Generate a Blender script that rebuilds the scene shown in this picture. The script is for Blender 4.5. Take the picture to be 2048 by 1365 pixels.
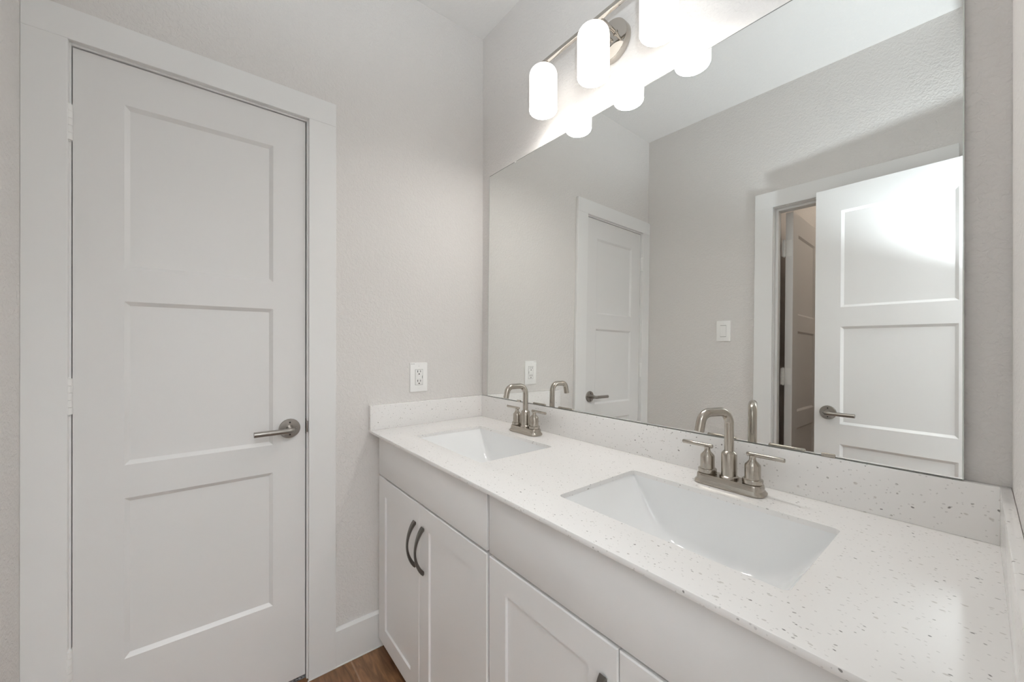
import bpy, bmesh, math, random
from mathutils import Vector, Matrix

for o in list(bpy.data.objects):
    bpy.data.objects.remove(o)
SC = bpy.context.scene
COL = SC.collection
PI = math.pi

# ------------------------------------------------------------------ camera
YAW, PITCH, ROLL = math.radians(51.25), math.radians(-0.014), math.radians(0.053)
F = Vector((-math.sin(YAW) * math.cos(PITCH), math.cos(YAW) * math.cos(PITCH), math.sin(PITCH)))
R = Vector((math.cos(YAW), math.sin(YAW), 0))
U = R.cross(F)
R2 = R * math.cos(ROLL) + U * math.sin(ROLL)
U2 = -R * math.sin(ROLL) + U * math.cos(ROLL)
cam_data = bpy.data.cameras.new('camera')
cam = bpy.data.objects.new('camera', cam_data)
COL.objects.link(cam)
cam.matrix_world = Matrix(((R2.x, U2.x, -F.x, 1.5829), (R2.y, U2.y, -F.y, -1.0851), (R2.z, U2.z, -F.z, 1.2264), (0, 0, 0, 1)))
cam_data.sensor_width = 36.0
cam_data.lens = 776.773 / 2048 * 36.0
cam_data.shift_y = 8.867 / 2048
cam_data.clip_start = 0.005
SC.camera = cam

# ------------------------------------------------------------------ world, lights, exposure
SHADE_EMIT = 1.17
FLASH_W = 52.0
ENTRY_W = 210.0
BEYOND_W = 5.0
w = bpy.data.worlds.new('world')
SC.world = w
w.use_nodes = True
w.node_tree.nodes['Background'].inputs[0].default_value = (0.80, 0.90, 1.0, 1)
w.node_tree.nodes['Background'].inputs[1].default_value = 0.4
SC.view_settings.view_transform = 'Standard'
SC.view_settings.look = 'None'
SC.view_settings.gamma = 1
SC.view_settings.use_curve_mapping = False
SC.view_settings.exposure = 0.28
SC.cycles.use_denoising = True
SC.cycles.max_bounces = 20
SC.cycles.diffuse_bounces = 12
SC.cycles.glossy_bounces = 6
SC.cycles.sample_clamp_indirect = 6.0

# photographer's flash held in the entry doorway and bounced off the ceiling
fl = bpy.data.lights.new('bounce_flash', 'SPOT')
fl.energy = FLASH_W
fl.color = (0.84, 0.94, 1.0)
fl.spot_size = math.radians(136)
fl.spot_blend = 0.48
fl.shadow_soft_size = 0.022
flo = bpy.data.objects.new('bounce_flash', fl)
COL.objects.link(flo)
flo.location = (1.735, -1.152, 1.41)
flo.rotation_euler = (math.radians(175), 0, 0)


# fill light added in the unseen room outside, bounced to brighten the bathroom softly
up = bpy.data.lights.new('added_entry_fill', 'AREA')
up.shape = 'DISK'
up.size = 0.5
up.energy = ENTRY_W
up.color = (0.88, 0.95, 1.0)
upo = bpy.data.objects.new('added_entry_fill', up)
COL.objects.link(upo)
upo.location = (3.1, -1.1, 2.12)
upo.rotation_euler = (math.radians(180), 0, 0)


# ------------------------------------------------------------------ materials
def nodes_of(name):
    m = bpy.data.materials.new(name)
    m.use_nodes = True
    nt = m.node_tree
    return m, nt, nt.nodes['Principled BSDF']


def simple(name, col, rough=0.5, metal=0.0, coat=0.0, spec=0.5):
    m, nt, b = nodes_of(name)
    b.inputs['Base Color'].default_value = (*col, 1)
    b.inputs['Roughness'].default_value = rough
    b.inputs['Metallic'].default_value = metal
    b.inputs['Coat Weight'].default_value = coat
    b.inputs['Coat Roughness'].default_value = 0.05
    b.inputs['Specular IOR Level'].default_value = spec
    return m


def painted_wall(name, col, strength=0.25, scale=1.0):
    m, nt, b = nodes_of(name)
    b.inputs['Base Color'].default_value = (*col, 1)
    b.inputs['Roughness'].default_value = 0.62
    b.inputs['Specular IOR Level'].default_value = 0.3
    tc = nt.nodes.new('ShaderNodeTexCoord')
    n1 = nt.nodes.new('ShaderNodeTexNoise')
    n1.inputs['Scale'].default_value = 85 * scale
    n1.inputs['Detail'].default_value = 3
    n1.inputs['Distortion'].default_value = 0.8
    rp = nt.nodes.new('ShaderNodeValToRGB')
    rp.color_ramp.elements[0].position = 0.42
    rp.color_ramp.elements[1].position = 0.62
    n2 = nt.nodes.new('ShaderNodeTexNoise')
    n2.inputs['Scale'].default_value = 280 * scale
    add = nt.nodes.new('ShaderNodeMath')
    add.operation = 'MULTIPLY_ADD'
    add.inputs[1].default_value = 0.25
    bp = nt.nodes.new('ShaderNodeBump')
    bp.inputs['Strength'].default_value = strength
    bp.inputs['Distance'].default_value = 0.0016
    L = nt.links.new
    L(tc.outputs['Object'], n1.inputs['Vector'])
    L(tc.outputs['Object'], n2.inputs['Vector'])
    L(n1.outputs['Fac'], rp.inputs['Fac'])
    L(n2.outputs['Fac'], add.inputs[0])
    L(rp.outputs['Color'], add.inputs[2])
    L(add.outputs[0], bp.inputs['Height'])
    L(bp.outputs['Normal'], b.inputs['Normal'])
    return m


def quartz():
    m, nt, b = nodes_of('speckled_quartz')
    b.inputs['Roughness'].default_value = 0.13
    tc = nt.nodes.new('ShaderNodeTexCoord')
    L = nt.links.new
    wn = nt.nodes.new('ShaderNodeTexNoise')
    wn.inputs['Scale'].default_value = 90
    L(tc.outputs['Object'], wn.inputs['Vector'])
    mixv = nt.nodes.new('ShaderNodeVectorMath')
    mixv.operation = 'MULTIPLY_ADD'
    mixv.inputs[1].default_value = (0.006, 0.006, 0.006)
    L(wn.outputs['Color'], mixv.inputs[0])
    L(tc.outputs['Object'], mixv.inputs[2])
    prev = None
    base = nt.nodes.new('ShaderNodeRGB')
    base.outputs[0].default_value = (0.85, 0.835, 0.82, 1)
    prev = base.outputs[0]
    # (cells per metre, fleck radius in cells, share of cells with a fleck, colour, strength, stretch)
    for k, (sc, rad, share, col, st) in enumerate([
            (75, 0.17, 0.30, (0.36, 0.345, 0.33), 0.75),
            (52, 0.135, 0.20, (0.17, 0.162, 0.155), 0.85),
            (130, 0.24, 0.42, (0.56, 0.545, 0.53), 0.60),
            (60, 0.20, 0.14, (0.50, 0.465, 0.43), 0.55)]):
        mp = nt.nodes.new('ShaderNodeMapping')
        mp.inputs['Rotation'].default_value = (0.5 + k, 0.3 * k, 0.9 * k + 0.2)
        mp.inputs['Scale'].default_value = (1.0, 1.55, 1.2)
        mp.inputs['Location'].default_value = (k * 3.1, k * 1.7, k * 0.9)
        L(mixv.outputs[0], mp.inputs['Vector'])
        v = nt.nodes.new('ShaderNodeTexVoronoi')
        v.inputs['Scale'].default_value = sc
        v.inputs['Randomness'].default_value = 1.0
        L(mp.outputs[0], v.inputs['Vector'])
        lt = nt.nodes.new('ShaderNodeMapRange')
        lt.inputs['From Min'].default_value = rad
        lt.inputs['From Max'].default_value = rad * 0.72
        L(v.outputs['Distance'], lt.inputs['Value'])
        sp = nt.nodes.new('ShaderNodeSeparateColor')
        L(v.outputs['Color'], sp.inputs[0])
        g = nt.nodes.new('ShaderNodeMath')
        g.operation = 'LESS_THAN'
        g.inputs[1].default_value = share
        L(sp.outputs[0], g.inputs[0])
        mu = nt.nodes.new('ShaderNodeMath')
        mu.operation = 'MULTIPLY'
        L(lt.outputs[0], mu.inputs[0])
        L(g.outputs[0], mu.inputs[1])
        mu2 = nt.nodes.new('ShaderNodeMath')
        mu2.operation = 'MULTIPLY'
        mu2.inputs[1].default_value = st
        L(mu.outputs[0], mu2.inputs[0])
        mx = nt.nodes.new('ShaderNodeMixRGB')
        mx.inputs[2].default_value = (*col, 1)
        L(mu2.outputs[0], mx.inputs[0])
        L(prev, mx.inputs[1])
        prev = mx.outputs[0]
    L(prev, b.inputs['Base Color'])
    return m


def wood_tile():
    m, nt, b = nodes_of('wood_look_tile')
    b.inputs['Roughness'].default_value = 0.42
    L = nt.links.new
    tc = nt.nodes.new('ShaderNodeTexCoord')
    br = nt.nodes.new('ShaderNodeTexBrick')
    br.inputs['Scale'].default_value = 1.0
    br.inputs['Brick Width'].default_value = 0.914
    br.inputs['Row Height'].default_value = 0.203
    br.inputs['Mortar Size'].default_value = 0.0030
    br.inputs['Mortar Smooth'].default_value = 0.1
    br.offset = 0.33
    br.inputs['Color1'].default_value = (0.165, 0.080, 0.037, 1)
    br.inputs['Color2'].default_value = (0.200, 0.102, 0.050, 1)
    br.inputs['Mortar'].default_value = (0.25, 0.16, 0.11, 1)
    mp0 = nt.nodes.new('ShaderNodeMapping')
    mp0.inputs['Location'].default_value = (0.31, 0.6286 + 0.203 * 4, 0)
    L(tc.outputs['Object'], mp0.inputs['Vector'])
    L(mp0.outputs[0], br.inputs['Vector'])
    mp = nt.nodes.new('ShaderNodeMapping')
    mp.inputs['Scale'].default_value = (3.0, 22.0, 1.0)
    L(tc.outputs['Object'], mp.inputs['Vector'])
    n = nt.nodes.new('ShaderNodeTexNoise')
    n.inputs['Scale'].default_value = 2.2
    n.inputs['Detail'].default_value = 6
    n.inputs['Distortion'].default_value = 1.2
    L(mp.outputs[0], n.inputs['Vector'])
    rp = nt.nodes.new('ShaderNodeValToRGB')
    rp.color_ramp.elements[0].position = 0.30
    rp.color_ramp.elements[0].color = (0.55, 0.52, 0.50, 1)
    rp.color_ramp.elements[1].position = 0.72
    rp.color_ramp.elements[1].color = (1.35, 1.32, 1.25, 1)
    L(n.outputs['Fac'], rp.inputs['Fac'])
    mx = nt.nodes.new('ShaderNodeMixRGB')
    mx.blend_type = 'MULTIPLY'
    mx.inputs[0].default_value = 1
    L(br.outputs['Color'], mx.inputs[1])
    L(rp.outputs['Color'], mx.inputs[2])
    L(mx.outputs[0], b.inputs['Base Color'])
    bp = nt.nodes.new('ShaderNodeBump')
    bp.invert = True
    bp.inputs['Strength'].default_value = 0.5
    bp.inputs['Distance'].default_value = 0.002
    L(br.outputs['Fac'], bp.inputs['Height'])
    L(bp.outputs['Normal'], b.inputs['Normal'])
    return m


def carpet_mat():
    m, nt, b = nodes_of('grey_carpet')
    b.inputs['Roughness'].default_value = 1
    n = nt.nodes.new('ShaderNodeTexNoise')
    n.inputs['Scale'].default_value = 260
    n.inputs['Detail'].default_value = 4
    tc = nt.nodes.new('ShaderNodeTexCoord')
    rp = nt.nodes.new('ShaderNodeValToRGB')
    rp.color_ramp.elements[0].position = 0.35
    rp.color_ramp.elements[0].color = (0.03, 0.03, 0.032, 1)
    rp.color_ramp.elements[1].position = 0.68
    rp.color_ramp.elements[1].color = (0.34, 0.34, 0.35, 1)
    bp = nt.nodes.new('ShaderNodeBump')
    bp.inputs['Distance'].default_value = 0.004
    L = nt.links.new
    L(tc.outputs['Object'], n.inputs['Vector'])
    L(n.outputs['Fac'], rp.inputs['Fac'])
    L(rp.outputs['Color'], b.inputs['Base Color'])
    L(n.outputs['Fac'], bp.inputs['Height'])
    L(bp.outputs['Normal'], b.inputs['Normal'])
    return m


def mirror_mat():
    m = bpy.data.materials.new('mirror_glass')
    m.use_nodes = True
    nt = m.node_tree
    nt.nodes.clear()
    g = nt.nodes.new('ShaderNodeBsdfGlossy')
    g.inputs['Color'].default_value = (0.905, 0.915, 0.90, 1)
    g.inputs['Roughness'].default_value = 0.0
    o = nt.nodes.new('ShaderNodeOutputMaterial')
    nt.links.new(g.outputs[0], o.inputs[0])
    return m


def shade_glass(name, col, s):
    """opal glass shade: the underside glow is boosted to throw light down, away from the wall"""
    m, nt, b = nodes_of(name)
    L = nt.links.new
    b.inputs['Base Color'].default_value = (0.9, 0.9, 0.88, 1)
    b.inputs['Roughness'].default_value = 0.35
    b.inputs['Emission Color'].default_value = (*col, 1)
    tc = nt.nodes.new('ShaderNodeTexCoord')
    sp = nt.nodes.new('ShaderNodeSeparateXYZ')
    L(tc.outputs['Object'], sp.inputs[0])
    h = nt.nodes.new('ShaderNodeMapRange')
    h.inputs['From Min'].default_value = 0.0
    h.inputs['From Max'].default_value = -0.158
    h.inputs['To Min'].default_value = 0.9
    h.inputs['To Max'].default_value = 1.0
    L(sp.outputs['Z'], h.inputs['Value'])
    d = nt.nodes.new('ShaderNodeMapRange')
    d.inputs['From Min'].default_value = -0.146
    d.inputs['From Max'].default_value = -0.157
    d.inputs['To Min'].default_value = 1.0
    d.inputs['To Max'].default_value = 46.0  # underside boosted so the light reaches the counter without burning out the wall
    L(sp.outputs['Z'], d.inputs['Value'])
    mu = nt.nodes.new('ShaderNodeMath')
    mu.operation = 'MULTIPLY'
    L(h.outputs[0], mu.inputs[0])
    L(d.outputs[0], mu.inputs[1])
    mu2 = nt.nodes.new('ShaderNodeMath')
    mu2.operation = 'MULTIPLY'
    mu2.inputs[1].default_value = s
    L(mu.outputs[0], mu2.inputs[0])
    L(mu2.outputs[0], b.inputs['Emission Strength'])
    return m


M_WALL = painted_wall('greige_wall_paint', (0.735, 0.712, 0.692), 0.5)
M_CEIL = painted_wall('ceiling_paint', (0.78, 0.765, 0.75), 0.35)
M_TRIM = simple('white_trim_paint', (0.81, 0.806, 0.798), 0.38)
M_DOOR = simple('white_door_paint', (0.765, 0.757, 0.748), 0.36)
M_CAB = simple('white_cabinet_paint', (0.82, 0.812, 0.805), 0.40)
M_QUARTZ = quartz()
M_PORC = simple('white_porcelain', (0.86, 0.865, 0.865), 0.10, 0, 0.6)
M_NICKEL = simple('brushed_nickel', (0.47, 0.43, 0.38), 0.20, 1.0)
M_POLISH = simple('polished_nickel', (0.52, 0.49, 0.45), 0.06, 1.0)
M_LEVER = simple('satin_nickel_lever', (0.36, 0.335, 0.31), 0.30, 1.0)
M_PULL = simple('dark_pewter', (0.17, 0.158, 0.145), 0.36, 1.0)
M_MIRROR = mirror_mat()
M_EDGE = simple('mirror_edge_glass', (0.62, 0.66, 0.63), 0.15)
M_BACK_SHADE = simple('mirror_backing_and_gap_shade', (0.20, 0.20, 0.19), 0.7)
M_CLEAR = simple('clear_clip_plastic', (0.80, 0.79, 0.76), 0.2)
M_PLASTIC = simple('white_plastic', (0.90, 0.895, 0.88), 0.30)
M_PLASTIC2 = simple('white_plastic_insert', (0.85, 0.845, 0.83), 0.32)
M_SLOT = simple('dark_slot', (0.02, 0.02, 0.02), 0.7)
M_PRINT = simple('grey_print', (0.34, 0.33, 0.32), 0.7)
M_FLOOR = wood_tile()
M_CARPET = carpet_mat()
M_SHADE = shade_glass('glowing_opal_glass', (1.0, 0.965, 0.925), SHADE_EMIT)
M_CHROME = simple('drain_chrome', (0.7, 0.69, 0.67), 0.15, 1.0)
M_HINGE = simple('painted_hinge', (0.83, 0.825, 0.81), 0.35)
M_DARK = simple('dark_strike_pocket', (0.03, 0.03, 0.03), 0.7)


# ------------------------------------------------------------------ mesh helpers
def box(bm, x0, x1, y0, y1, z0, z1, bev=0.0, seg=2):
    t = bmesh.new()
    r = bmesh.ops.create_cube(t, size=1.0)
    for v in t.verts:
        v.co = Vector((x0 + (v.co.x + .5) * (x1 - x0), y0 + (v.co.y + .5) * (y1 - y0), z0 + (v.co.z + .5) * (z1 - z0)))
    if bev > 0:
        bmesh.ops.bevel(t, geom=t.edges[:], offset=bev, segments=seg, profile=0.5, affect='EDGES')
    merge(bm, t)


def merge(bm, t, mat=None):
    if mat is not None:
        bmesh.ops.transform(t, matrix=mat, verts=t.verts[:])
    me = bpy.data.meshes.new('tmp')
    t.to_mesh(me)
    t.free()
    bm.from_mesh(me)
    bpy.data.meshes.remove(me)


def lathe(bm, prof, seg=40, mat=None):
    """profile of (r, z) about the local z axis, closed at r == 0"""
    t = bmesh.new()
    rings = []
    for r, z in prof:
        if r < 1e-6:
            rings.append([t.verts.new((0, 0, z))])
        else:
            rings.append([t.verts.new((r * math.cos(2 * PI * k / seg), r * math.sin(2 * PI * k / seg), z)) for k in range(seg)])
    for a, b in zip(rings[:-1], rings[1:]):
        for k in range(seg):
            k2 = (k + 1) % seg
            if len(a) == 1 and len(b) == 1:
                continue
            if len(a) == 1:
                t.faces.new((a[0], b[k2], b[k]))
            elif len(b) == 1:
                t.faces.new((a[k], a[k2], b[0]))
            else:
                t.faces.new((a[k], a[k2], b[k2], b[k]))
    bmesh.ops.recalc_face_normals(t, faces=t.faces[:])
    merge(bm, t, mat)


def sweep(bm, pts, sec, up=Vector((0, 0, 1)), cap=True):
    """sweep cross-sections along points; sec(i) gives a list of (a, b) offsets"""
    t = bmesh.new()
    pts = [Vector(p) for p in pts]
    rings = []
    n0 = None
    for i, p in enumerate(pts):
        d = (pts[min(i + 1, len(pts) - 1)] - pts[max(i - 1, 0)]).normalized()
        if n0 is None:
            n0 = up - d * up.dot(d)
            if n0.length < 1e-4:
                n0 = Vector((1, 0, 0)) - d * d.x
            n0.normalize()
        else:
            n0 = (n0 - d * n0.dot(d)).normalized()
        b0 = d.cross(n0)
        rings.append([t.verts.new(p + n0 * a + b0 * b) for a, b in sec(i)])
    m = len(rings[0])
    for a, b in zip(rings[:-1], rings[1:]):
        for k in range(m):
            t.faces.new((a[k], a[(k + 1) % m], b[(k + 1) % m], b[k]))
    if cap:
        t.faces.new(rings[0][::-1])
        t.faces.new(rings[-1])
    bmesh.ops.recalc_face_normals(t, faces=t.faces[:])
    merge(bm, t)


def circ(r, n=20):
    return [(r * math.cos(2 * PI * k / n), r * math.sin(2 * PI * k / n)) for k in range(n)]


def tube(bm, pts, r, n=20):
    sweep(bm, pts, lambda i: circ(r if not isinstance(r, (list, tuple)) else r[i], n))


def arc(c, a, b, r, t0, t1, n=10):
    c, a, b = Vector(c), Vector(a), Vector(b)
    return [c + a * (r * math.cos(t0 + (t1 - t0) * k / n)) + b * (r * math.sin(t0 + (t1 - t0) * k / n)) for k in range(n + 1)]


def rrect(hx, hy, r, n=6):
    out = []
    for cx, cy, a0 in ((hx - r, hy - r, 0), (-hx + r, hy - r, PI / 2), (-hx + r, -hy + r, PI), (hx - r, -hy + r, 1.5 * PI)):
        for k in range(n + 1):
            a = a0 + PI / 2 * k / n
            out.append((cx + r * math.cos(a), cy + r * math.sin(a)))
    return out


def loft(bm, levels, mat=None, n=6):
    """levels of (hx, hy, r, z): stacked rounded rectangles, capped"""
    t = bmesh.new()
    rings = [[t.verts.new((x, y, z)) for x, y in rrect(hx, hy, r, n)] for hx, hy, r, z in levels]
    m = len(rings[0])
    for a, b in zip(rings[:-1], rings[1:]):
        for k in range(m):
            t.faces.new((a[k], a[(k + 1) % m], b[(k + 1) % m], b[k]))
    t.faces.new(rings[0][::-1])
    t.faces.new(rings[-1])
    bmesh.ops.recalc_face_normals(t, faces=t.faces[:])
    merge(bm, t, mat)


def obj(name, bm, mat, parent=None, angle=32, smooth=True):
    me = bpy.data.meshes.new(name)
    bm.to_mesh(me)
    bm.free()
    if isinstance(mat, (list, tuple)):
        for q in mat:
            me.materials.append(q)
    else:
        me.materials.append(mat)
    if smooth:
        for p in me.polygons:
            p.use_smooth = True
        me.set_sharp_from_angle(angle=math.radians(angle))
    o = bpy.data.objects.new(name, me)
    COL.objects.link(o)
    if parent:
        o.parent = parent
    return o


def tag(o, label, cat, group=None, kind=None):
    o['label'] = label
    o['category'] = cat
    if group:
        o['group'] = group
    if kind:
        o['kind'] = kind
    return o


def thing(name, label, cat, loc=(0, 0, 0), rotz=0.0, group=None, kind=None):
    o = bpy.data.objects.new(name, None)
    o.empty_display_size = 0.05
    COL.objects.link(o)
    o.location = loc
    o.rotation_euler = (0, 0, rotz)
    return tag(o, label, cat, group, kind)


def struct(name, bm, mat, label=None, cat=None, loc=(0, 0, 0), rotz=0.0):
    o = obj(name, bm, mat)
    o.location = loc
    o.rotation_euler = (0, 0, rotz)
    o['kind'] = 'structure'
    if label:
        o['label'] = label
        o['category'] = cat
    return o


def dup(root, loc, rotz, label, group=None):
    def cp(o, par):
        c = o.copy()
        COL.objects.link(c)
        c.parent = par
        for ch in list(kids.get(o.name, [])):
            cp(ch, c)
        return c
    kids = {}
    for o in list(COL.objects):
        if o.parent:
            kids.setdefault(o.parent.name, []).append(o)
    r = cp(root, None)
    r.location = loc
    r.rotation_euler = (0, 0, rotz)
    r['label'] = label
    if group:
        r['group'] = group
    return r


N = bmesh.new
XROT = Matrix.Rotation(PI / 2, 4, 'X')        # local +z -> world -y
YROT = Matrix.Rotation(PI / 2, 4, 'Y')        # local +z -> world +x

# ------------------------------------------------------------------ measures of the room
H = 2.733                 # ceiling
W = 1.4459                # depth, at the far wall
TH = 0.115                # wall thickness
OW = -0.025936            # angle of the opposite wall
RW = 0.0191               # angle of the right wall
LX = 1.6006               # right wall at the mirror wall
ZK, ZS = 0.8838, 0.9834   # countertop, top of the backsplash
YF = -0.5544              # counter front


# ------------------------------------------------------------------ shell
b = N(); box(b, -TH, 1.80, -1.72, TH, -0.06, 0.0)
struct('floor', b, M_FLOOR, 'brown wood-look plank tile floor', 'floor')
b = N(); box(b, -TH, 1.80, -1.64, TH, H, H + 0.08)
struct('ceiling', b, M_CEIL, 'plain pale ceiling above the vanity', 'ceiling')
b = N(); box(b, -TH, 1.80, 0.0, TH, 0, H)
struct('wall_mirror', b, M_WALL, 'greige textured wall behind the mirror and vanity', 'wall')

# far wall with the closed door
DY0, DY1, DZ = -1.3817, -0.7614, 2.064       # rough opening
b = N()
box(b, -TH, 0, DY1, 0.0, 0, H)
box(b, -TH, 0, DY0, DY1, DZ, H)
box(b, -TH, 0, -1.62, DY0, 0, H)
struct('wall_far', b, M_WALL, 'greige end wall around the closed white door', 'wall')

# opposite wall (local frame: x along the wall, y = 0 its room face)
OPX0, OPX1 = 0.7710, 1.4040
b = N()
box(b, -0.02, OPX0, -TH, 0, 0, H)
box(b, OPX1, 1.80, -TH, 0, 0, H)
box(b, OPX0, OPX1, -TH, 0, DZ, H)
struct('wall_opposite', b, M_WALL, 'greige wall facing the mirror, with a doorway', 'wall', (0, -W, 0), OW)

# right wall (local frame: y along the wall, x = 0 its room face)
EY0, EY1 = -1.401, -0.780
b = N()
box(b, 0, TH, EY1, 0.0, 0, H)
box(b, 0, TH, EY0, EY1, DZ, H)
box(b, 0, TH, -1.60, EY0, 0, H)
struct('wall_right', b, M_WALL, 'greige wall at the right end of the vanity', 'wall', (LX, 0, 0), RW)


def casing(name, u0, u1, w0, w1, ztop, zhead, label, loc, rotz, axis, depth=0.018, sign=1, jamb=(None, None), thick=TH):
    """flat casing around an opening u0..u1 along `axis`; legs w0/w1 wide, head to zhead; jamb boards behind"""
    b = N()

    def put(a0, a1, d0, d1, z0, z1, bev=0.0012):
        if axis == 'y':
            box(b, d0, d1, a0, a1, z0, z1, bev, 1)
        else:
            box(b, a0, a1, d0, d1, z0, z1, bev, 1)
    put(u0 - w0, u0, 0, depth, 0.0, ztop)
    put(u1, u1 + w1, 0, depth, 0.0, ztop)
    put(u0 - w0, u1 + w1, 0, depth, ztop, zhead)
    return struct(name, b, M_TRIM, label, 'door casing', loc, rotz)


def jamb(name, u0, u1, ztop, label, loc, rotz, axis, t=0.018, stop0=-0.075, stop1=-0.040, far=None):
    """jamb boards lining the opening u0..u1 with a door stop (in depth from stop0 to stop1)"""
    b = N()
    d0, d1 = (-TH - 0.001, 0.0) if far is None else far

    def put(a0, a1, e0, e1, z0, z1):
        if axis == 'y':
            box(b, e0, e1, a0, a1, z0, z1, 0.0008, 1)
        else:
            box(b, a0, a1, e0, e1, z0, z1, 0.0008, 1)
    put(u0 - t, u0, d0, d1, 0, ztop + t)
    put(u1, u1 + t, d0, d1, 0, ztop + t)
    put(u0, u1, d0, d1, ztop, ztop + t)
    s = 0.012
    put(u0, u0 + s, stop0, stop1, 0, ztop)
    put(u1 - s, u1, stop0, stop1, 0, ztop)
    put(u0 + s, u1 - s, stop0, stop1, ztop - s, ztop)
    return struct(name, b, M_TRIM, label, 'door jamb', loc, rotz)


# far door casing and jamb
casing('trim_1', -1.3642, -0.7760, 0.0820, 0.0925, 2.053, 2.138, 'white flat casing around the closed door', (0, 0, 0), 0, 'y')
jamb('trim_2', -1.3605, -0.7810, 2.047, 'white jamb of the closed door', (0, 0, 0), 0, 'y')
# doorway in the opposite wall, casing on the bathroom side
casing('trim_3', 0.7870, 1.3885, 0.0900, 0.0890, 2.043, 2.134, 'white flat casing around the doorway opposite the mirror', (0, -W, 0), OW, 'x')
jamb('trim_4', 0.7900, 1.3855, 2.040, 'white jamb of the doorway opposite the mirror', (0, -W, 0), OW, 'x', stop0=-0.062, stop1=-0.028)
# entry doorway in the right wall: casing on the bathroom side of the wall
b = N()
box(b, -0.018, 0, EY1 - 0.012, EY1 + 0.078, 0, 2.053, 0.0012, 1)
box(b, -0.018, 0, -1.4690, EY0 + 0.012, 0, 2.053, 0.0012, 1)
box(b, -0.018, 0, -1.4690, EY1 + 0.078, 2.053, 2.138, 0.0012, 1)
struct('trim_5', b, M_TRIM, 'white casing around the entry doorway in the right wall', 'door casing', (LX, 0, 0), RW)
b = N()
box(b, 0, TH, EY0, EY0 + 0.018, 0, 2.064, 0.0008, 1)
box(b, 0, TH, EY1 - 0.018, EY1, 0, 2.064, 0.0008, 1)
box(b, 0, TH, EY0 + 0.018, EY1 - 0.018, 2.046, 2.064, 0.0008, 1)
struct('trim_6', b, M_TRIM, 'white jamb of the entry doorway', 'door jamb', (LX, 0, 0), RW)

# baseboards
b = N()
box(b, 0, 0.0155, -0.6845, -0.40, 0, 0.136, 0.0006, 1)
t_ = [b.verts.new(p) for y in (-0.6840, -0.4005) for p in ((0.0005, y, 0.1355), (0.0152, y, 0.1355), (0.0060, y, 0.1430), (0.0005, y, 0.1435))]
for f in ((0, 1, 2, 3), (4, 5, 6, 7), (1, 5, 6, 2), (2, 6, 7, 3), (0, 4, 7, 3)):
    b.faces.new([t_[k] for k in f])
box(b, 0.0150, 0.0190, -0.7800, -0.40, 0, 0.0045, 0.0012, 1)
bmesh.ops.recalc_face_normals(b, faces=b.faces[:])
struct('baseboard_far', b, M_TRIM, 'white baseboard between the door casing and the vanity', 'baseboard')
b = N(); box(b, 0.002, 0.697, 0, 0.0155, 0, 0.143, 0.002, 2)
struct('baseboard_opposite', b, M_TRIM, 'white baseboard along the wall facing the mirror', 'baseboard', (0, -W, 0), OW)

# ---- space behind the closed door: carpeted closet
b = N(); box(b, -1.3, -TH, -2.0, 0.2, -0.06, 0.012); box(b, -TH, -0.010, -1.3600, -0.7815, 0.0, 0.012)
struct('floor_carpet', b, M_CARPET, 'speckled grey carpet beyond the closed door', 'floor')
b = N()
box(b, -1.35, -1.30, -2.0, 0.2, 0, H)
box(b, -1.35, -TH, -2.05, -2.0, 0, H)
box(b, -1.35, -TH, 0.2, 0.25, 0, H)
struct('wall_closet', b, M_WALL, 'walls of the dark closet behind the closed door', 'wall')
b = N(); box(b, -1.35, -TH, -2.05, 0.25, H, H + .05)
struct('ceiling_closet', b, M_CEIL, 'ceiling of the closet behind the closed door', 'ceiling')

# ---- room beyond the doorway opposite the mirror
b = N(); box(b, -0.1, 1.79, -3.2, -1.72, -0.06, 0.0)
struct('floor_beyond', b, M_FLOOR, 'brown tile floor beyond the doorway', 'floor')
b = N()
box(b, -0.15, 1.85, -3.25, -3.2, 0, H)
box(b, 0.62, 0.70, -3.2, -1.60, 0, H)  # wall placed close behind the opened door to keep its hinge gap dark
box(b, 1.79, 1.85, -3.2, -1.64, 0, H)
struct('wall_beyond', b, M_WALL, 'dim greige walls beyond the doorway', 'wall')
b = N(); box(b, -0.15, 1.85, -3.25, -1.58, H, H + .05)
struct('ceiling_beyond', b, M_CEIL, 'ceiling beyond the doorway', 'ceiling')

# unseen light added in the room beyond to brighten its opened door
pl = bpy.data.lights.new('added_beyond_fill', 'POINT')
pl.energy = BEYOND_W
pl.color = (1.0, 0.88, 0.76)
pl.shadow_soft_size = 0.08
plo = bpy.data.objects.new('added_beyond_fill', pl)
COL.objects.link(plo)
plo.location = (1.45, -2.55, 2.55)

# ---- room outside the entry doorway, closed and lit by the added fill
RX0, RX1, RY0, RY1 = 1.80, 4.6, -3.0, 1.0
b = N(); box(b, RX0, RX1, RY0, RY1, -0.06, 0.0)
struct('floor_entry', b, M_CARPET, 'grey carpet outside the entry doorway', 'floor')
b = N(); box(b, RX0, RX1, RY0, RY1, H, H + 0.05)
struct('ceiling_entry', b, M_CEIL, 'ceiling outside the entry doorway', 'ceiling')
b = N()
box(b, RX0, RX1, RY0 - .1, RY0, 0, H)
box(b, RX0, RX1, RY1, RY1 + .1, 0, H)
box(b, RX1, RX1 + .1, RY0 - .1, RY1 + .1, 0, H)
box(b, RX0 - 0.06, RX0, RY0, -1.62, 0, H)
box(b, RX0 - 0.06, RX0, 0.115, RY1, 0, H)
struct('wall_entry', b, M_WALL, 'walls of the room outside the entry doorway', 'wall')


# ------------------------------------------------------------------ doors
PZ = [1.9246, 1.4476, 1.3527, 0.8766, 0.7798, 0.3124]   # panel top / bottom edges, three panels


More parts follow.
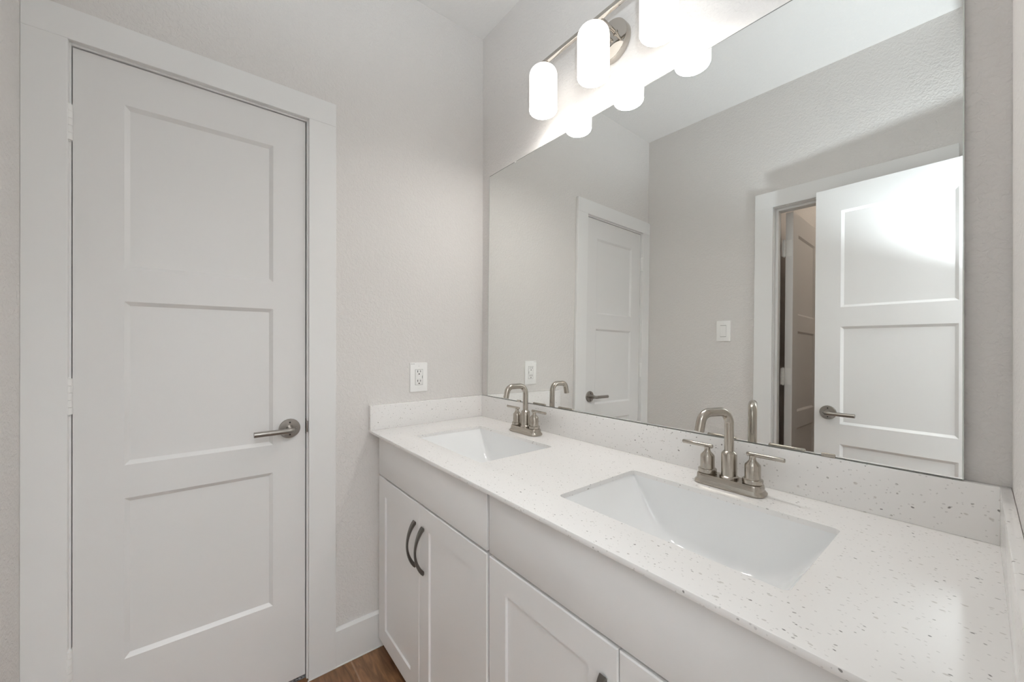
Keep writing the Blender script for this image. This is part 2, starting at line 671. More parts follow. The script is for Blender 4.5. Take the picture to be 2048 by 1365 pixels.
def door_slab(width, mirrored=False, z0=0.020, z1=2.043, thick=0.035, stile=0.101, dep=0.0085, slope=0.0115):
    """slab in the local xz plane: x 0..width, front face at y = 0, back at y = -thick"""
    b = N()
    xs = [0, stile, width - stile, width]
    zs = [z0, PZ[5], PZ[4], PZ[3], PZ[2], PZ[1], PZ[0], z1]
    for face in (0, 1):
        y0 = 0.0 if face == 0 else -thick
        s = -1 if face == 0 else 1
        V = {}

        def v(x, y, z):
            k = (round(x, 5), round(y, 5), round(z, 5))
            if k not in V:
                V[k] = b.verts.new((x, y, z))
            return V[k]
        for i in range(3):
            for j in range(7):
                xa, xb, za, zb = xs[i], xs[i + 1], zs[j], zs[j + 1]
                if i == 1 and j in (1, 3, 5):
                    yi = y0 + s * dep
                    o4 = [(xa, za), (xb, za), (xb, zb), (xa, zb)]
                    i4 = [(xa + slope, za + slope), (xb - slope, za + slope), (xb - slope, zb - slope), (xa + slope, zb - slope)]
                    for k in range(4):
                        k2 = (k + 1) % 4
                        f = [v(o4[k][0], y0, o4[k][1]), v(o4[k2][0], y0, o4[k2][1]), v(i4[k2][0], yi, i4[k2][1]), v(i4[k][0], yi, i4[k][1])]
                        b.faces.new(f)
                    b.faces.new([v(x, yi, z) for x, z in i4])
                else:
                    b.faces.new([v(xa, y0, za), v(xb, y0, za), v(xb, y0, zb), v(xa, y0, zb)])
    # rim
    def q(p):
        return b.verts.new(p)
    for (xa, za), (xb, zb) in (((0, z0), (width, z0)), ((width, z0), (width, z1)), ((width, z1), (0, z1)), ((0, z1), (0, z0))):
        b.faces.new([q((xa, 0, za)), q((xb, 0, zb)), q((xb, -thick, zb)), q((xa, -thick, za))])
    bmesh.ops.remove_doubles(b, verts=b.verts[:], dist=1e-5)
    bmesh.ops.recalc_face_normals(b, faces=b.faces[:])
    return b


def lever_handle(parent, x, z, direction, name='door_lever', length=0.112, label='satin nickel lever on a round rose'):
    """round rose on the front face (y = 0 -> +y is outwards), lever along direction*x"""
    b = N()
    lathe(b, [(0, 0), (0.0335, 0), (0.0340, 0.0015), (0.0338, 0.0055), (0.0322, 0.0078), (0.0120, 0.0092), (0, 0.0092)], 48,
          Matrix.Rotation(-PI / 2, 4, 'X'))
    rose = obj(name, b, M_LEVER, parent)
    rose.location = (x, 0, z)
    rose['label'] = label
    b = N()
    p = [(0, 0.008, 0), (0, 0.030, 0), (0, 0.042, 0)]
    p += [tuple(q) for q in arc((direction * 0.010, 0.044, 0), (-direction, 0, 0), (0, 1, 0), 0.010, 0.0, PI / 2, 8)]
    p += [(direction * (length - 0.012), 0.054, 0), (direction * (length - 0.0008), 0.054, 0), (direction * length, 0.054, 0)]
    r = [0.0125, 0.0115, 0.0092] + [0.0092] * 9 + [0.0092, 0.0092, 0.0084]
    tube(b, p, r, 24)
    lv = obj('lever', b, M_LEVER, rose)
    for dz in (0.0215, -0.0215):
        b = N()
        lathe(b, [(0, 0.0100), (0.0028, 0.0098), (0.0030, 0.0085)], 14, Matrix.Translation((0, 0, dz)) @ Matrix.Rotation(-PI / 2, 4, 'X'))
        obj('screw', b, M_DARK, rose)
    b = N()
    lathe(b, [(0, 0.0112), (0.0026, 0.0108), (0.0034, 0.0098), (0.0036, 0.0080)], 14, Matrix.Translation((-direction * 0.0215, 0, 0)) @ Matrix.Rotation(-PI / 2, 4, 'X'))
    obj('lock_button', b, M_LEVER, rose)
    return rose


def hinge(parent, x, y, zc, leaf=None):
    b = N()
    hz = 0.049
    segs = 5
    for k in range(segs):
        a0 = -hz + 2 * hz * k / segs
        a1 = -hz + 2 * hz * (k + 1) / segs
        lathe(b, [(0, a0 + .0003), (0.0078, a0 + .0003), (0.0083, a0 + .0010), (0.0083, a1 - .0010), (0.0078, a1 - .0003), (0, a1 - .0003)], 20)
    lathe(b, [(0, -hz - 0.004), (0.003, -hz - 0.0036), (0.0048, -hz - .0005), (0.0045, -hz)], 16)
    lathe(b, [(0, hz + 0.004), (0.003, hz + 0.0036), (0.0048, hz + .0005), (0.0045, hz)], 16)
    if leaf:
        (a0, a1, c0, c1) = leaf
        box(b, a0, a1, c0, c1, -hz + .001, hz - .001, 0.0004, 1)
    o = obj('hinge', b, M_HINGE, parent)
    o.location = (x, y, zc)
    return o


HZ = (1.832, 1.086, 0.345)
# closed door in the far wall: local x runs along world +y, front faces world +x
d1 = thing('door_1', 'closed white three-panel door with a lever, beside the vanity', 'door', (0.0, -1.3583, 0), 0, None, 'structure')
d1.matrix_world = Matrix(((0, 1, 0, -0.002), (1, 0, 0, -1.3583), (0, 0, 1, 0), (0, 0, 0, 1)))   # mirrored frame is avoided below
d1.matrix_world = Matrix.Translation((-0.002, -0.7849, 0)) @ Matrix.Rotation(-PI / 2, 4, 'Z')     # x' -> -y, y' -> +x
obj('slab', door_slab(0.5734), M_DOOR, d1)
lever_handle(d1, 0.0506, 0.9285, 1)
for z in HZ:
    hinge(d1, 0.5734 + 0.0062, 0.0095, z, (-0.006, -0.0035, -0.030, -0.004))
# strike plate on the jamb, its lip wrapping the jamb edge
st = thing('strike_plate', 'small nickel strike plate on the jamb beside the closed door lever', 'strike plate', (0, -0.7810, 0.9285))
b = N()
box(b, -0.034, 0.001, -0.0012, 0.0, -0.028, 0.028, 0.0004, 1)
box(b, -0.004, 0.0065, -0.0014, 0.0042, -0.0200, 0.0200, 0.0012, 2)
obj('plate', b, M_LEVER, st)
b = N(); box(b, -0.020, -0.0005, -0.0030, -0.0013, -0.0160, 0.0160)  # black block painted in for the dark hollow of the strike
obj('hole_shade', b, M_DARK, st)

# entry door, swung open against the opposite wall
d2 = thing('door_2', 'white three-panel door standing open, seen in the mirror', 'door', (1.0, -1.3859, 0), math.radians(0.92), None, 'structure')
obj('slab', door_slab(0.583), M_DOOR, d2)
lever_handle(d2, 0.0556, 0.9285, 1)
for z in HZ:
    hinge(d2, 0.583 + 0.006, -0.040, z, (-0.006, 0.002, 0.003, 0.030))

# door beyond the doorway, opened away at right angles
d3 = thing('door_3', 'dim three-panel door opened away beyond the doorway, seen in the mirror', 'door', (0.842, -1.6040, 0), -PI / 2 + OW, None, 'structure')
obj('slab', door_slab(0.575, thick=0.037), M_DOOR, d3)
lever_handle(d3, 0.520, 0.9285, -1)
for z in HZ:
    hinge(d3, -0.008, -0.0415, z, None)
    b = N()
    box(b, -0.0012, 0.0000, -0.037, -0.0050, z - 0.048, z + 0.048, 0.0003, 1)     # leaf on the slab edge
    box(b, -0.0300, -0.0080, -0.0490, -0.0478, z - 0.048, z + 0.048, 0.0003, 1)    # leaf on the jamb
    box(b, -0.0085, 0.0000, -0.0480, -0.0360, z - 0.048, z + 0.048, 0.0003, 1)
    obj('hinge_leaf', b, M_HINGE, d3)


# ------------------------------------------------------------------ vanity cabinets
def shaker_door(x0, x1, z0, z1, name, parent, label=None):
    b = N()
    y0, y1 = -0.530, -0.511
    st, dep = 0.0635, 0.0065
    xs = [x0, x0 + st, x1 - st, x1]
    zs = [z0, z0 + st, z1 - st, z1]
    V = {}

    def v(x, y, z):
        k = (round(x, 5), round(y, 5), round(z, 5))
        if k not in V:
            V[k] = b.verts.new((x, y, z))
        return V[k]
    e = 0.0010
    yi = y0 + dep
    for i in range(3):
        for j in range(3):
            xa, xb, za, zb = xs[i], xs[i + 1], zs[j], zs[j + 1]
            if i == 1 and j == 1:
                o4 = [(xa, za), (xb, za), (xb, zb), (xa, zb)]
                i4 = [(xa + e, za + e), (xb - e, za + e), (xb - e, zb - e), (xa + e, zb - e)]
                for k in range(4):
                    k2 = (k + 1) % 4
                    b.faces.new([v(*[o4[k][0], y0, o4[k][1]]), v(o4[k2][0], y0, o4[k2][1]), v(i4[k2][0], yi, i4[k2][1]), v(i4[k][0], yi, i4[k][1])])
                b.faces.new([v(x, yi, z) for x, z in i4])
            else:
                b.faces.new([v(xa, y0, za), v(xb, y0, za), v(xb, y0, zb), v(xa, y0, zb)])
    r = 0.0022
    # eased outer edges then sides
    out = [(x0, z0), (x1, z0), (x1, z1), (x0, z1)]
    big = [(x0 - r, z0 - r), (x1 + r, z0 - r), (x1 + r, z1 + r), (x0 - r, z1 + r)]
    # connect along grid vertices
    loop = [(xs[i], zs[0]) for i in range(4)] + [(xs[3], zs[j]) for j in (1, 2, 3)] + [(xs[i], zs[3]) for i in (2, 1, 0)] + [(xs[0], zs[j]) for j in (2, 1)]

    def grow(x, z):
        return (x + (r if x == x1 else -r if x == x0 else 0), z + (r if z == z1 else -r if z == z0 else 0))
    m = len(loop)
    for k in range(m):
        a, c = loop[k], loop[(k + 1) % m]
        ga, gc = grow(*a), grow(*c)
        b.faces.new([v(a[0], y0, a[1]), v(c[0], y0, c[1]), v(gc[0], y0 + r, gc[1]), v(ga[0], y0 + r, ga[1])])
        b.faces.new([v(ga[0], y0 + r, ga[1]), v(gc[0], y0 + r, gc[1]), v(gc[0], y1, gc[1]), v(ga[0], y1, ga[1])])
    b.faces.new([v(x, y1, z) for x, z in big])
    bmesh.ops.recalc_face_normals(b, faces=b.faces[:])
    o = obj(name, b, M_CAB, parent, angle=25)
    if label:
        o['label'] = label
    return o


def pull(parent, x, z0, z1):
    """arched dark pull bowed towards the room, broad feet and a slim middle"""
    b = N()
    n = 28
    pts, hw, ht = [], [], []
    for k in range(n + 1):
        t = k / n
        pts.append((x, -0.5298 - 0.0285 * max(0.0, math.sin(t * PI)) ** 0.72, z0 + (z1 - z0) * t))
        c = abs(2 * t - 1) ** 1.8
        hw.append(0.0040 + 0.0032 * c)
        ht.append(0.0030 + 0.0034 * c)

    def sec(i):
        a, c = ht[i], hw[i]
        e = 0.0010
        return [(a, c - e), (a - e, c), (-a + e, c), (-a, c - e), (-a, -c + e), (-a + e, -c), (a - e, -c), (a, -c + e)]
    sweep(b, pts, sec, up=Vector((0, -1, 0)))
    return obj('handle', b, M_PULL, parent)


def cabinet(x0, x1, doors, drawer, label, filler=None):
    t = thing('vanity_cabinet', label, 'cabinet', (0, 0, 0), 0, 'white vanity base cabinets')
    b = N()
    T = 0.016
    zt = 0.8720
    box(b, x0, x0 + T, -0.492, -0.001, 0.058, zt)          # sides
    box(b, x1 - T, x1, -0.492, -0.001, 0.058, zt)
    box(b, x0 + T, x1 - T, -0.492, -0.001, 0.058, 0.074)   # bottom
    box(b, x0 + T, x1 - T, -0.008, -0.001, 0.074, zt)      # back
    obj('carcass', b, M_CAB, t)
    b = N()                                                # face frame: end stiles, top and bottom rails
    if doors[0][0] - x0 > 0.02:
        box(b, x0, doors[0][0] + 0.02, -0.511, -0.492, 0.058, zt, 0.0008, 1)
    if x1 - doors[-1][1] > 0.02:
        box(b, doors[-1][1] - 0.02, x1, -0.511, -0.492, 0.058, zt, 0.0008, 1)
    for za, zb in ((0.058, 0.085), (0.840, zt)):
        box(b, doors[0][0] + 0.0205, doors[-1][1] - 0.0205, -0.511, -0.492, za, zb)
    obj('face_frame', b, M_CAB, t)
    b = N(); box(b, x0, x1, -0.440, -0.425, 0.0, 0.058)
    obj('toe_kick', b, M_CAB, t)
    b = N(); box(b, drawer[0], drawer[1], -0.530, -0.511, 0.7145, 0.8655, 0.0022, 2)
    obj('drawer_front', b, M_CAB, t)
    for k, (a, c) in enumerate(doors):
        d = shaker_door(a + 0.0022, c - 0.0022, 0.0622, 0.7052, 'door', t)
        pull(d, c - 0.0290 if k == 0 else a + 0.0285, 0.498, 0.6425)
    return t


cabinet(0.004, 0.7965, [(0.0450, 0.4085), (0.4110, 0.7920)], (0.0450, 0.7915),
        'white shaker vanity cabinet under the far sink, by the closed door')
cabinet(0.7970, 1.5990, [(0.8015, 1.1798), (1.1823, 1.5600)], (0.8015, 1.5600),
        'white shaker vanity cabinet under the near sink, by the right wall')

# ------------------------------------------------------------------ countertop with two sink cutouts
SINKS = [(0.2085, 0.6465), (0.9585, 1.4035)]
SY0, SY1 = -0.4485, -0.1565
CT = 0.0112
ct = thing('countertop', 'long speckled white quartz countertop with two sink cutouts', 'countertop', (0, 0, 0))
b = N()


def end_x(y):
    return LX - RW * y * 1.0 - 0.0005


def rr_pts(x0, x1, y0, y1, r, n=5):
    return [((x0 + x1) / 2 + x, (y0 + y1) / 2 + y) for x, y in rrect((x1 - x0) / 2, (y1 - y0) / 2, r, n)]


outer = [(0.0005, YF + 0.0015), (end_x(YF), YF + 0.0015), (end_x(0), -0.0005), (0.0005, -0.0005)]
holes = [rr_pts(a, c, SY0, SY1, 0.012) for a, c in SINKS]
for z, flip in ((ZK, False), (ZK - CT, True)):
    t = bmesh.new()
    edges = []
    for ring in [outer] + holes:
        vs = [t.verts.new((x, y, z)) for x, y in ring]
        for k in range(len(vs)):
            edges.append(t.edges.new((vs[k], vs[(k + 1) % len(vs)])))
    bmesh.ops.triangle_fill(t, use_beauty=True, use_dissolve=False, edges=edges)
    for f in t.faces:
        if (f.normal.z < 0) != flip:
            f.normal_flip()
    merge(b, t)
for ring in holes:
    for k in range(len(ring)):
        (xa, ya), (xb, yb) = ring[k], ring[(k + 1) % len(ring)]
        vs = [b.verts.new(p) for p in ((xa, ya, ZK), (xb, yb, ZK), (xb, yb, ZK - CT), (xa, ya, ZK - CT))]
        b.faces.new(vs)
# eased front edge
prof = [(YF + 0.0015, ZK), (YF + 0.0005, ZK - 0.0004), (YF, ZK - 0.0015), (YF, ZK - CT + 0.0015), (YF + 0.0005, ZK - CT + 0.0004), (YF + 0.0015, ZK - CT)]
for (ya, za), (yb, zb) in zip(prof[:-1], prof[1:]):
    vs = [b.verts.new(p) for p in ((0.0005, ya, za), (end_x(ya), ya, za), (end_x(yb), yb, zb), (0.0005, yb, zb))]
    b.faces.new(vs)
bmesh.ops.remove_doubles(b, verts=b.verts[:], dist=1e-6)
bmesh.ops.recalc_face_normals(b, faces=b.faces[:])
obj('slab', b, M_QUARTZ, ct)
b = N(); box(b, 0.0202, LX - 0.0129, -0.0200, -0.0005, ZK + .0002, ZS, 0.0010, 2)
obj('backsplash', b, M_QUARTZ, ct)['label'] = 'long low splash strip under the mirror'
b = N(); box(b, 0.0005, 0.0200, -0.5556, -0.0005, ZK + .0002, ZS, 0.0012, 2)
obj('backsplash', b, M_QUARTZ, ct)['label'] = 'short splash strip on the end wall by the closed door'
b = N(); box(b, -0.0134, -0.0005, -0.5556, -0.0005, ZK + .0002, ZS, 0.0012, 2)
o = obj('backsplash', b, M_QUARTZ, ct)
o.location = (LX, 0, 0)
o.rotation_euler = (0, 0, RW)
o['label'] = 'splash strip on the right wall'


# ------------------------------------------------------------------ sinks
def sink(x0, x1, label):
    cx, cy = (x0 + x1) / 2, (SY0 + SY1) / 2
    zt = ZK - CT - 0.0001
    t = thing('sink', label, 'sink', (cx, cy, zt), 0, 'undermount sinks')
    a, c, D = (x1 - x0) / 2 + 0.0008, (SY1 - SY0) / 2 + 0.0008, 0.1435
    # depth along x: steep ends curving into a nearly flat bottom (offset from the end, depth)
    PR = [(0.0, 0.0), (0.008, 0.013), (0.020, 0.036), (0.036, 0.061), (0.055, 0.088), (0.070, 0.104), (0.0865, 0.1165), (0.100, 0.1245),
          (0.115, 0.1315), (0.133, 0.1370), (0.1525, 0.1403), (0.180, 0.1428), (0.23, 0.1435)]

    def depth(e):
        for (ea, da), (eb, db) in zip(PR[:-1], PR[1:]):
            if e <= eb:
                return da + (db - da) * (e - ea) / (eb - ea)
        return D
    b = N()
    half = [0, .003, .008, .014, .020, .028, .036, .045, .055, .0625, .070, .078, .0865, .093, .100, .1075, .115, .124, .133, .1425, .1525, .166, .180, .200]
    xs = [-a + e for e in half] + [0.0] + [a - e for e in half[::-1]]
    ns, nt = len(xs) - 1, 44
    py = 9.0
    grid = []
    for x in xs:
        d = depth(a - abs(x))
        row = []
        for j in range(nt + 1):
            q = PI * j / nt
            cq = math.cos(q)
            y = -c * math.copysign(abs(cq) ** (2 / py), cq)
            z = -d * abs(math.sin(q)) ** (2 / py)
            row.append(b.verts.new((x, y * (1 - 0.05 * (-z / D)), z)))
        grid.append(row)
    for i in range(ns):
        for j in range(nt):
            try:
                b.faces.new((grid[i][j], grid[i + 1][j], grid[i + 1][j + 1], grid[i][j + 1]))
            except ValueError:
                pass
    bmesh.ops.remove_doubles(b, verts=b.verts[:], dist=1e-5)
    # flange under the slab
    e = 0.016
    ring_i = [(-a, -c), (a, -c), (a, c), (-a, c)]
    ring_o = [(-a - e, -c - e), (a + e, -c - e), (a + e, c + e), (-a - e, c + e)]
    for k in range(4):
        k2 = (k + 1) % 4
        b.faces.new([b.verts.new((p[0], p[1], 0)) for p in (ring_i[k], ring_i[k2], ring_o[k2], ring_o[k])])
    for f in b.faces:
        f.normal_update()
        if f.normal.z < 0:
            f.normal_flip()
    bowl = obj('bowl', b, M_PORC, t, angle=50)
    b = N()
    lathe(b, [(0.0, 0.001), (0.012, 0.0012), (0.0125, 0.004), (0.022, 0.0045), (0.0225, 0.0015), (0.0200, 0.0)], 32)
    dr = obj('drain', b, M_CHROME, t)
    dr.location = (0, 0.0, -D + 0.0005)
    return t


sink(*SINKS[0], 'white rectangular undermount sink at the far end by the outlet')
sink(*SINKS[1], 'white rectangular undermount sink nearest the camera')


# ------------------------------------------------------------------ faucets
def faucet(loc, spout_turn, label):
    t = thing('faucet', label, 'faucet', loc, 0, 'brushed nickel centerset faucets')
    b = N()
    loft(b, [(0.0770, 0.0275, 0.020, 0.0), (0.0785, 0.0290, 0.021, 0.0020), (0.0785, 0.0290, 0.021, 0.0050), (0.0760, 0.0265, 0.019, 0.0085),
             (0.0735, 0.0240, 0.017, 0.0115), (0.0725, 0.0230, 0.016, 0.0200), (0.0722, 0.0227, 0.016, 0.0225), (0.0710, 0.0215, 0.015, 0.0240)])
    obj('base', b, M_NICKEL, t)
    # spout: body, post and square-ish gooseneck
    b = N()
    lathe(b, [(0, 0.0235), (0.0205, 0.0235), (0.0208, 0.0250), (0.0205, 0.0285), (0.0182, 0.0300), (0.0172, 0.0310), (0.0170, 0.0360),
              (0.0170, 0.0800), (0.0164, 0.0835), (0.0118, 0.0885), (0.0110, 0.0890)], 40)
    body = obj('spout_body', b, M_NICKEL, t)
    b = N()
    zt, r1, reach, r2 = 0.1845, 0.030, 0.088, 0.026
    p = [(0, 0, 0.080), (0, 0, 0.110), (0, 0, zt - r1)]
    p += [tuple(q) for q in arc((0, -r1, zt - r1), (0, 1, 0), (0, 0, 1), r1, 0.0, PI / 2, 12)][1:]
    p += [(0, -(reach - r2) * 0.75, zt)]
    tilt = math.radians(14)
    p += [tuple(q) for q in arc((0, -(reach - r2), zt - r2), (0, 0, 1), (0, -1, 0), r2, 0.0, PI / 2 - tilt, 12)]
    e = Vector(p[-1])
    dv = Vector((0, -math.sin(tilt), -math.cos(tilt)))
    p += [tuple(e + dv * k) for k in (0.012, 0.0235, 0.0240)]
    tube(b, p, [0.0105] * (len(p) - 1) + [0.0098], 28)
    sp = obj('spout', b, M_NICKEL, t)
    sp.rotation_euler = (0, 0, spout_turn)
    for s in (-1, 1):
        b = N()
        lathe(b, [(0, 0.0235), (0.0195, 0.0235), (0.0200, 0.0245), (0.0190, 0.0253), (0.0212, 0.0262), (0.0214, 0.0335), (0.0205, 0.0350),
                  (0.0175, 0.0362), (0.0166, 0.0375), (0.0164, 0.0420), (0.0163, 0.0660), (0.0155, 0.0685), (0.0085, 0.0765), (0.0072, 0.0790),
                  (0.0068, 0.0830), (0.0070, 0.0870), (0.0080, 0.0890), (0.0, 0.0895)], 40)
        h = obj('handle', b, M_NICKEL, t)
        h.location = (s * 0.0512, 0, 0)
        b = N()
        x0, x1 = -0.0125, 0.0640
        pts = [(s * x, 0, 0.0908) for x in (x0, x0 + 0.0008, x0 + 0.002, 0.0, 0.03, x1 - 0.002, x1 - 0.0008, x1)]
        tube(b, pts, [0.0036, 0.0044, 0.0048, 0.0048, 0.0048, 0.0048, 0.0044, 0.0036], 20)
        obj('lever', b, M_NICKEL, h)
    return t


faucet((0.4280, -0.0900, ZK), math.radians(-4), 'brushed nickel faucet behind the far sink, near the outlet')
faucet((1.1802, -0.0900, ZK), math.radians(-19), 'brushed nickel faucet behind the sink nearest the camera')

# ------------------------------------------------------------------ mirror (leans very slightly)
n = Vector((-0.0021925, -1, 0.0121048)).normalized()
mx = Vector((1, 0, 0)); mx = (mx - n * mx.dot(n)).normalized()
mz = mx.cross(-n) * -1
mz = n.cross(mx) * -1
if mz.z < 0:
    mz = -mz
MC = Vector((0.8, -0.012, 1.5))
mir = thing('wall_mirror_panel', 'large frameless mirror above the backsplash, reflecting the doors', 'mirror')
mir.name = 'mirror'
mir.matrix_world = Matrix(((mx.x, -n.x, mz.x, MC.x), (mx.y, -n.y, mz.y, MC.y), (mx.z, -n.z, mz.z, MC.z), (0, 0, 0, 1)))
X0, X1, Z0, Z1 = 0.0635 - 0.8, 1.5470 - 0.8, 0.9848 - 1.5, 2.0360 - 1.5
b = N()
TG = 0.0042
q = [(X0, Z0), (X1, Z0), (X1, Z1), (X0, Z1)]
fv = [b.verts.new((x, 0, z)) for x, z in q]
f = b.faces.new(fv)
f.normal_update()
if f.normal.y > 0:
    f.normal_flip()
f.material_index = 0
for (xa, xb, za, zb, mi) in ((X0, X1, Z1 - .0022, Z1, 2), (X0, X1, Z0, Z0 + .0020, 2), (X0, X0 + .0018, Z0, Z1, 1), (X1 - .0018, X1, Z0, Z1, 1)):  # top and bottom strips darkened as the shadow gap and unsilvered edge
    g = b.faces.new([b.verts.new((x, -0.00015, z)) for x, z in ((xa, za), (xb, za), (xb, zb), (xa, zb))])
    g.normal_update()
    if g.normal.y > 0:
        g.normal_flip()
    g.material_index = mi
for k in range(4):
    (xa, za), (xb, zb) = q[k], q[(k + 1) % 4]
    g = b.faces.new([b.verts.new(p) for p in ((xa, 0, za), (xb, 0, zb), (xb, TG, zb), (xa, TG, za))])
    g.material_index = 1
g = b.faces.new([b.verts.new((x, TG, z)) for x, z in q])
g.material_index = 2
obj('glass', b, [M_MIRROR, M_EDGE, M_BACK_SHADE], mir, smooth=False)


def clip(x, z, top, w, m):
    b = N()
    s = 1 if top else -1
    za, zb = sorted((z - s * 0.0065, z + s * 0.0015))
    box(b, x - w / 2, x + w / 2, -0.0022, -0.0004, za, zb, 0.0005, 1)
    za, zb = sorted((z + s * 0.0003, z + s * 0.0018))
    box(b, x - w / 2, x + w / 2, -0.0022, TG, za, zb, 0.0003, 1)
    o = obj('clip', b, m, mir)
    o['label'] = 'clear clip on the top edge' if top else 'small metal clip on the bottom edge'


for x in (0.2605, 1.33):
    clip(x - 0.8, Z1, True, 0.011, M_CLEAR)
for x in (0.300, 1.355):
    clip(x - 0.8, Z0 + 0.0005, False, 0.024, M_NICKEL)

# ------------------------------------------------------------------ vanity light
vl = thing('vanity_light', 'three-shade nickel vanity light glowing above the mirror', 'light fixture', (0.775, 0, 2.24))
b = N()
lathe(b, [(0, 0.0), (0.0640, 0.0), (0.0650, 0.0010), (0.0650, 0.0230), (0.0642, 0.0245), (0.0630, 0.0250), (0, 0.0250)], 64, XROT)
bk = obj('backplate', b, M_POLISH, vl)
bk.location = (0.005, -0.0003, 0)
b = N()
lathe(b, [(0, 0.0), (0.0048, 0.0), (0.0048, 0.0080), (0.0042, 0.0090), (0, 0.0092)], 20, XROT)
k_ = obj('screw_cap', b, M_POLISH, bk)
k_.location = (0.005, -0.0250, -0.003)
b = N()
tube(b, [(0.026, -0.0255, 0.013), (0.026, -0.060, 0.0165), (0.026, -0.0945, 0.0205)], 0.0062, 20)
lathe(b, [(0.0, 0.0), (0.0095, 0.0), (0.0095, 0.004), (0.0062, 0.005)], 24, Matrix.Translation((0.026, -0.0252, 0.013)) @ XROT)
obj('arm', b, M_POLISH, vl)
b = N()
box(b, -0.246, 0.240, -0.1075, -0.0935, 0.0180, 0.0310, 0.0012, 2)
obj('crossbar', b, M_POLISH, vl)
for dx in (-0.2365, -0.0030, 0.2255):
    b = N()
    rr, zb, zt = 0.0512, -0.158, 0.010
    prof = [(0, zb)]
    for k in range(9):                                   # rounded lower edge
        a = -PI / 2 + PI / 2 * k / 8
        prof.append((rr - 0.014 + 0.014 * math.cos(a), zb + 0.014 + 0.014 * math.sin(a)))
    for k in range(11):                                  # domed shoulder
        a = PI / 2 * k / 10
        prof.append((rr - 0.031 + 0.031 * math.cos(a), zt - 0.031 + 0.031 * math.sin(a)))
    prof.append((0, zt + 0.001))
    lathe(b, prof, 48)
    s = obj('lamp_shade', b, M_SHADE, vl, angle=60)
    s.location = (dx, -0.1005, 0)
    b = N()
    lathe(b, [(0, 0.0105), (0.017, 0.0105), (0.0175, 0.0125), (0.0170, 0.0165), (0.008, 0.0180), (0, 0.0180)], 28)
    so = obj('socket_cap', b, M_POLISH, vl)
    so.location = (dx, -0.1005, 0)

# ------------------------------------------------------------------ outlet on the far wall
ot = thing('wall_outlet', 'white double outlet on the end wall above the short splash', 'outlet', (0.0003, -0.3404, 1.0870), 0)
ot.rotation_euler = (0, 0, PI / 2)            # local x -> +y, local -y -> +x


def plate(parent, hw, hh, name='cover_plate'):
    b = N()
    loft(b, [(hw, hh, 0.004, 0.0), (hw, hh, 0.004, 0.0035), (hw - 0.0010, hh - 0.0010, 0.004, 0.0055), (hw - 0.0028, hh - 0.0028, 0.0035, 0.0064)], XROT)
    return obj(name, b, M_PLASTIC, parent)


def disc(b, x, z, r, y0, y1):
    lathe(b, [(0, -y1), (r * 0.85, -y1), (r, -y1 - 0.0003 if False else -y1 + 0.0), (r, -y0)], 18, Matrix.Translation((x, 0, z)) @ XROT)


plate(ot, 0.0405, 0.0635)
b = N()
loft(b, [(0.0181, 0.0342, 0.0012, 0.0060), (0.0181, 0.0342, 0.0012, 0.00655)], XROT)
obj('gasket_line', b, M_PRINT, ot)
b = N()
loft(b, [(0.0168, 0.0330, 0.0010, 0.0060), (0.0168, 0.0330, 0.0010, 0.0074), (0.0162, 0.0324, 0.0010, 0.0079)], XROT)
rec = obj('receptacle', b, M_PLASTIC2, ot)
for s in (1, -1):
    z0 = 0.0205 * s
    for xa, xb, za, zb in ((-0.0078, -0.0054, 0.0005, 0.0095), (0.0054, 0.0076, 0.0010, 0.0090)):
        b = N()
        box(b, xa, xb, -0.0083, -0.0076, z0 + za, z0 + zb)
        obj('slot', b, M_SLOT, rec)
    b = N()
    lathe(b, [(0, 0.0083), (0.0028, 0.0083), (0.0028, 0.0076)], 14, Matrix.Translation((0, 0, z0 - 0.0065)) @ XROT)
    obj('ground_hole', b, M_SLOT, rec)
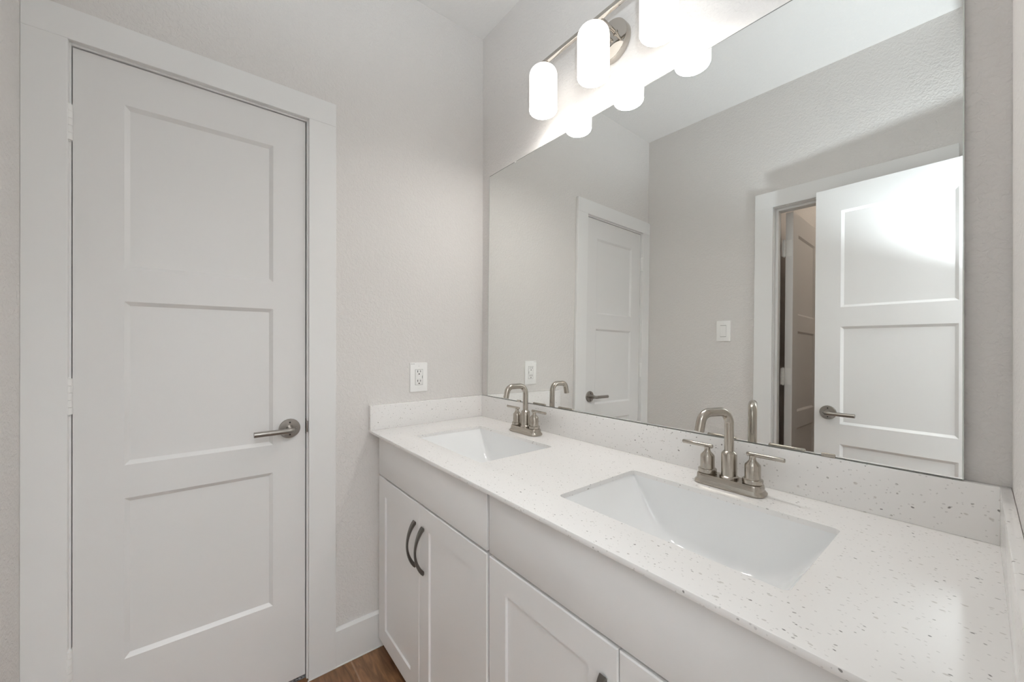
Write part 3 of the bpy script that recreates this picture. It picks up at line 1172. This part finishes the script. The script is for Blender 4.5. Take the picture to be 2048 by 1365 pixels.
for za, zb in ((0.0008, 0.0060), (-0.0062, -0.0010)):
    b = N()
    box(b, -0.0100, 0.0100, -0.0090, -0.0075, za, zb, 0.0004, 1)
    obj('test_button', b, M_PLASTIC, rec)
b = N(); box(b, 0.0145, 0.0158, -0.0084, -0.0076, -0.0055, 0.0065)
obj('indicator_light', b, M_SLOT, rec)
for s in (1, -1):
    b = N()
    lathe(b, [(0, 0.0070), (0.0026, 0.0068), (0.0029, 0.0060)], 16, Matrix.Translation((0, 0, 0.0485 * s)) @ XROT)
    obj('screw', b, M_PLASTIC2, ot)
b = N()
for a0, a1 in ((-0.0365, -0.0315), (-0.0305, -0.0292), (-0.0275, -0.0245), (-0.0238, -0.0205)):
    box(b, a0, a1, -0.00672, -0.0060, 0.0572, 0.0590)
obj('small_print', b, M_PRINT, ot)

# ------------------------------------------------------------------ rocker switch on the opposite wall
sx = 0.5250
sw = thing('light_switch', 'white rocker light switch on the wall facing the mirror', 'light switch',
           (sx, -W + math.tan(OW) * sx + 0.0003, 1.3500), PI + OW)
plate(sw, 0.0405, 0.0635)
b = N()
loft(b, [(0.0172, 0.0358, 0.0010, 0.0060), (0.0172, 0.0358, 0.0010, 0.00655)], XROT)
obj('gasket_line', b, M_PRINT, sw)
t = bmesh.new()
vs = [(-0.0164, -0.0070, -0.0330), (0.0164, -0.0070, -0.0330), (0.0164, -0.0098, 0.0330), (-0.0164, -0.0098, 0.0330),
      (-0.0164, -0.0058, -0.0330), (0.0164, -0.0058, -0.0330), (0.0164, -0.0058, 0.0330), (-0.0164, -0.0058, 0.0330)]
vv = [t.verts.new(p) for p in vs]
for f in ((0, 1, 2, 3), (4, 5, 6, 7), (0, 1, 5, 4), (1, 2, 6, 5), (2, 3, 7, 6), (3, 0, 4, 7)):
    t.faces.new([vv[k] for k in f])
bmesh.ops.recalc_face_normals(t, faces=t.faces[:])
obj('rocker', t, M_PLASTIC, sw)
for s in (1, -1):
    b = N()
    lathe(b, [(0, 0.0070), (0.0026, 0.0068), (0.0029, 0.0060)], 16, Matrix.Translation((0, 0, 0.0485 * s)) @ XROT)
    obj('screw', b, M_PLASTIC2, sw)
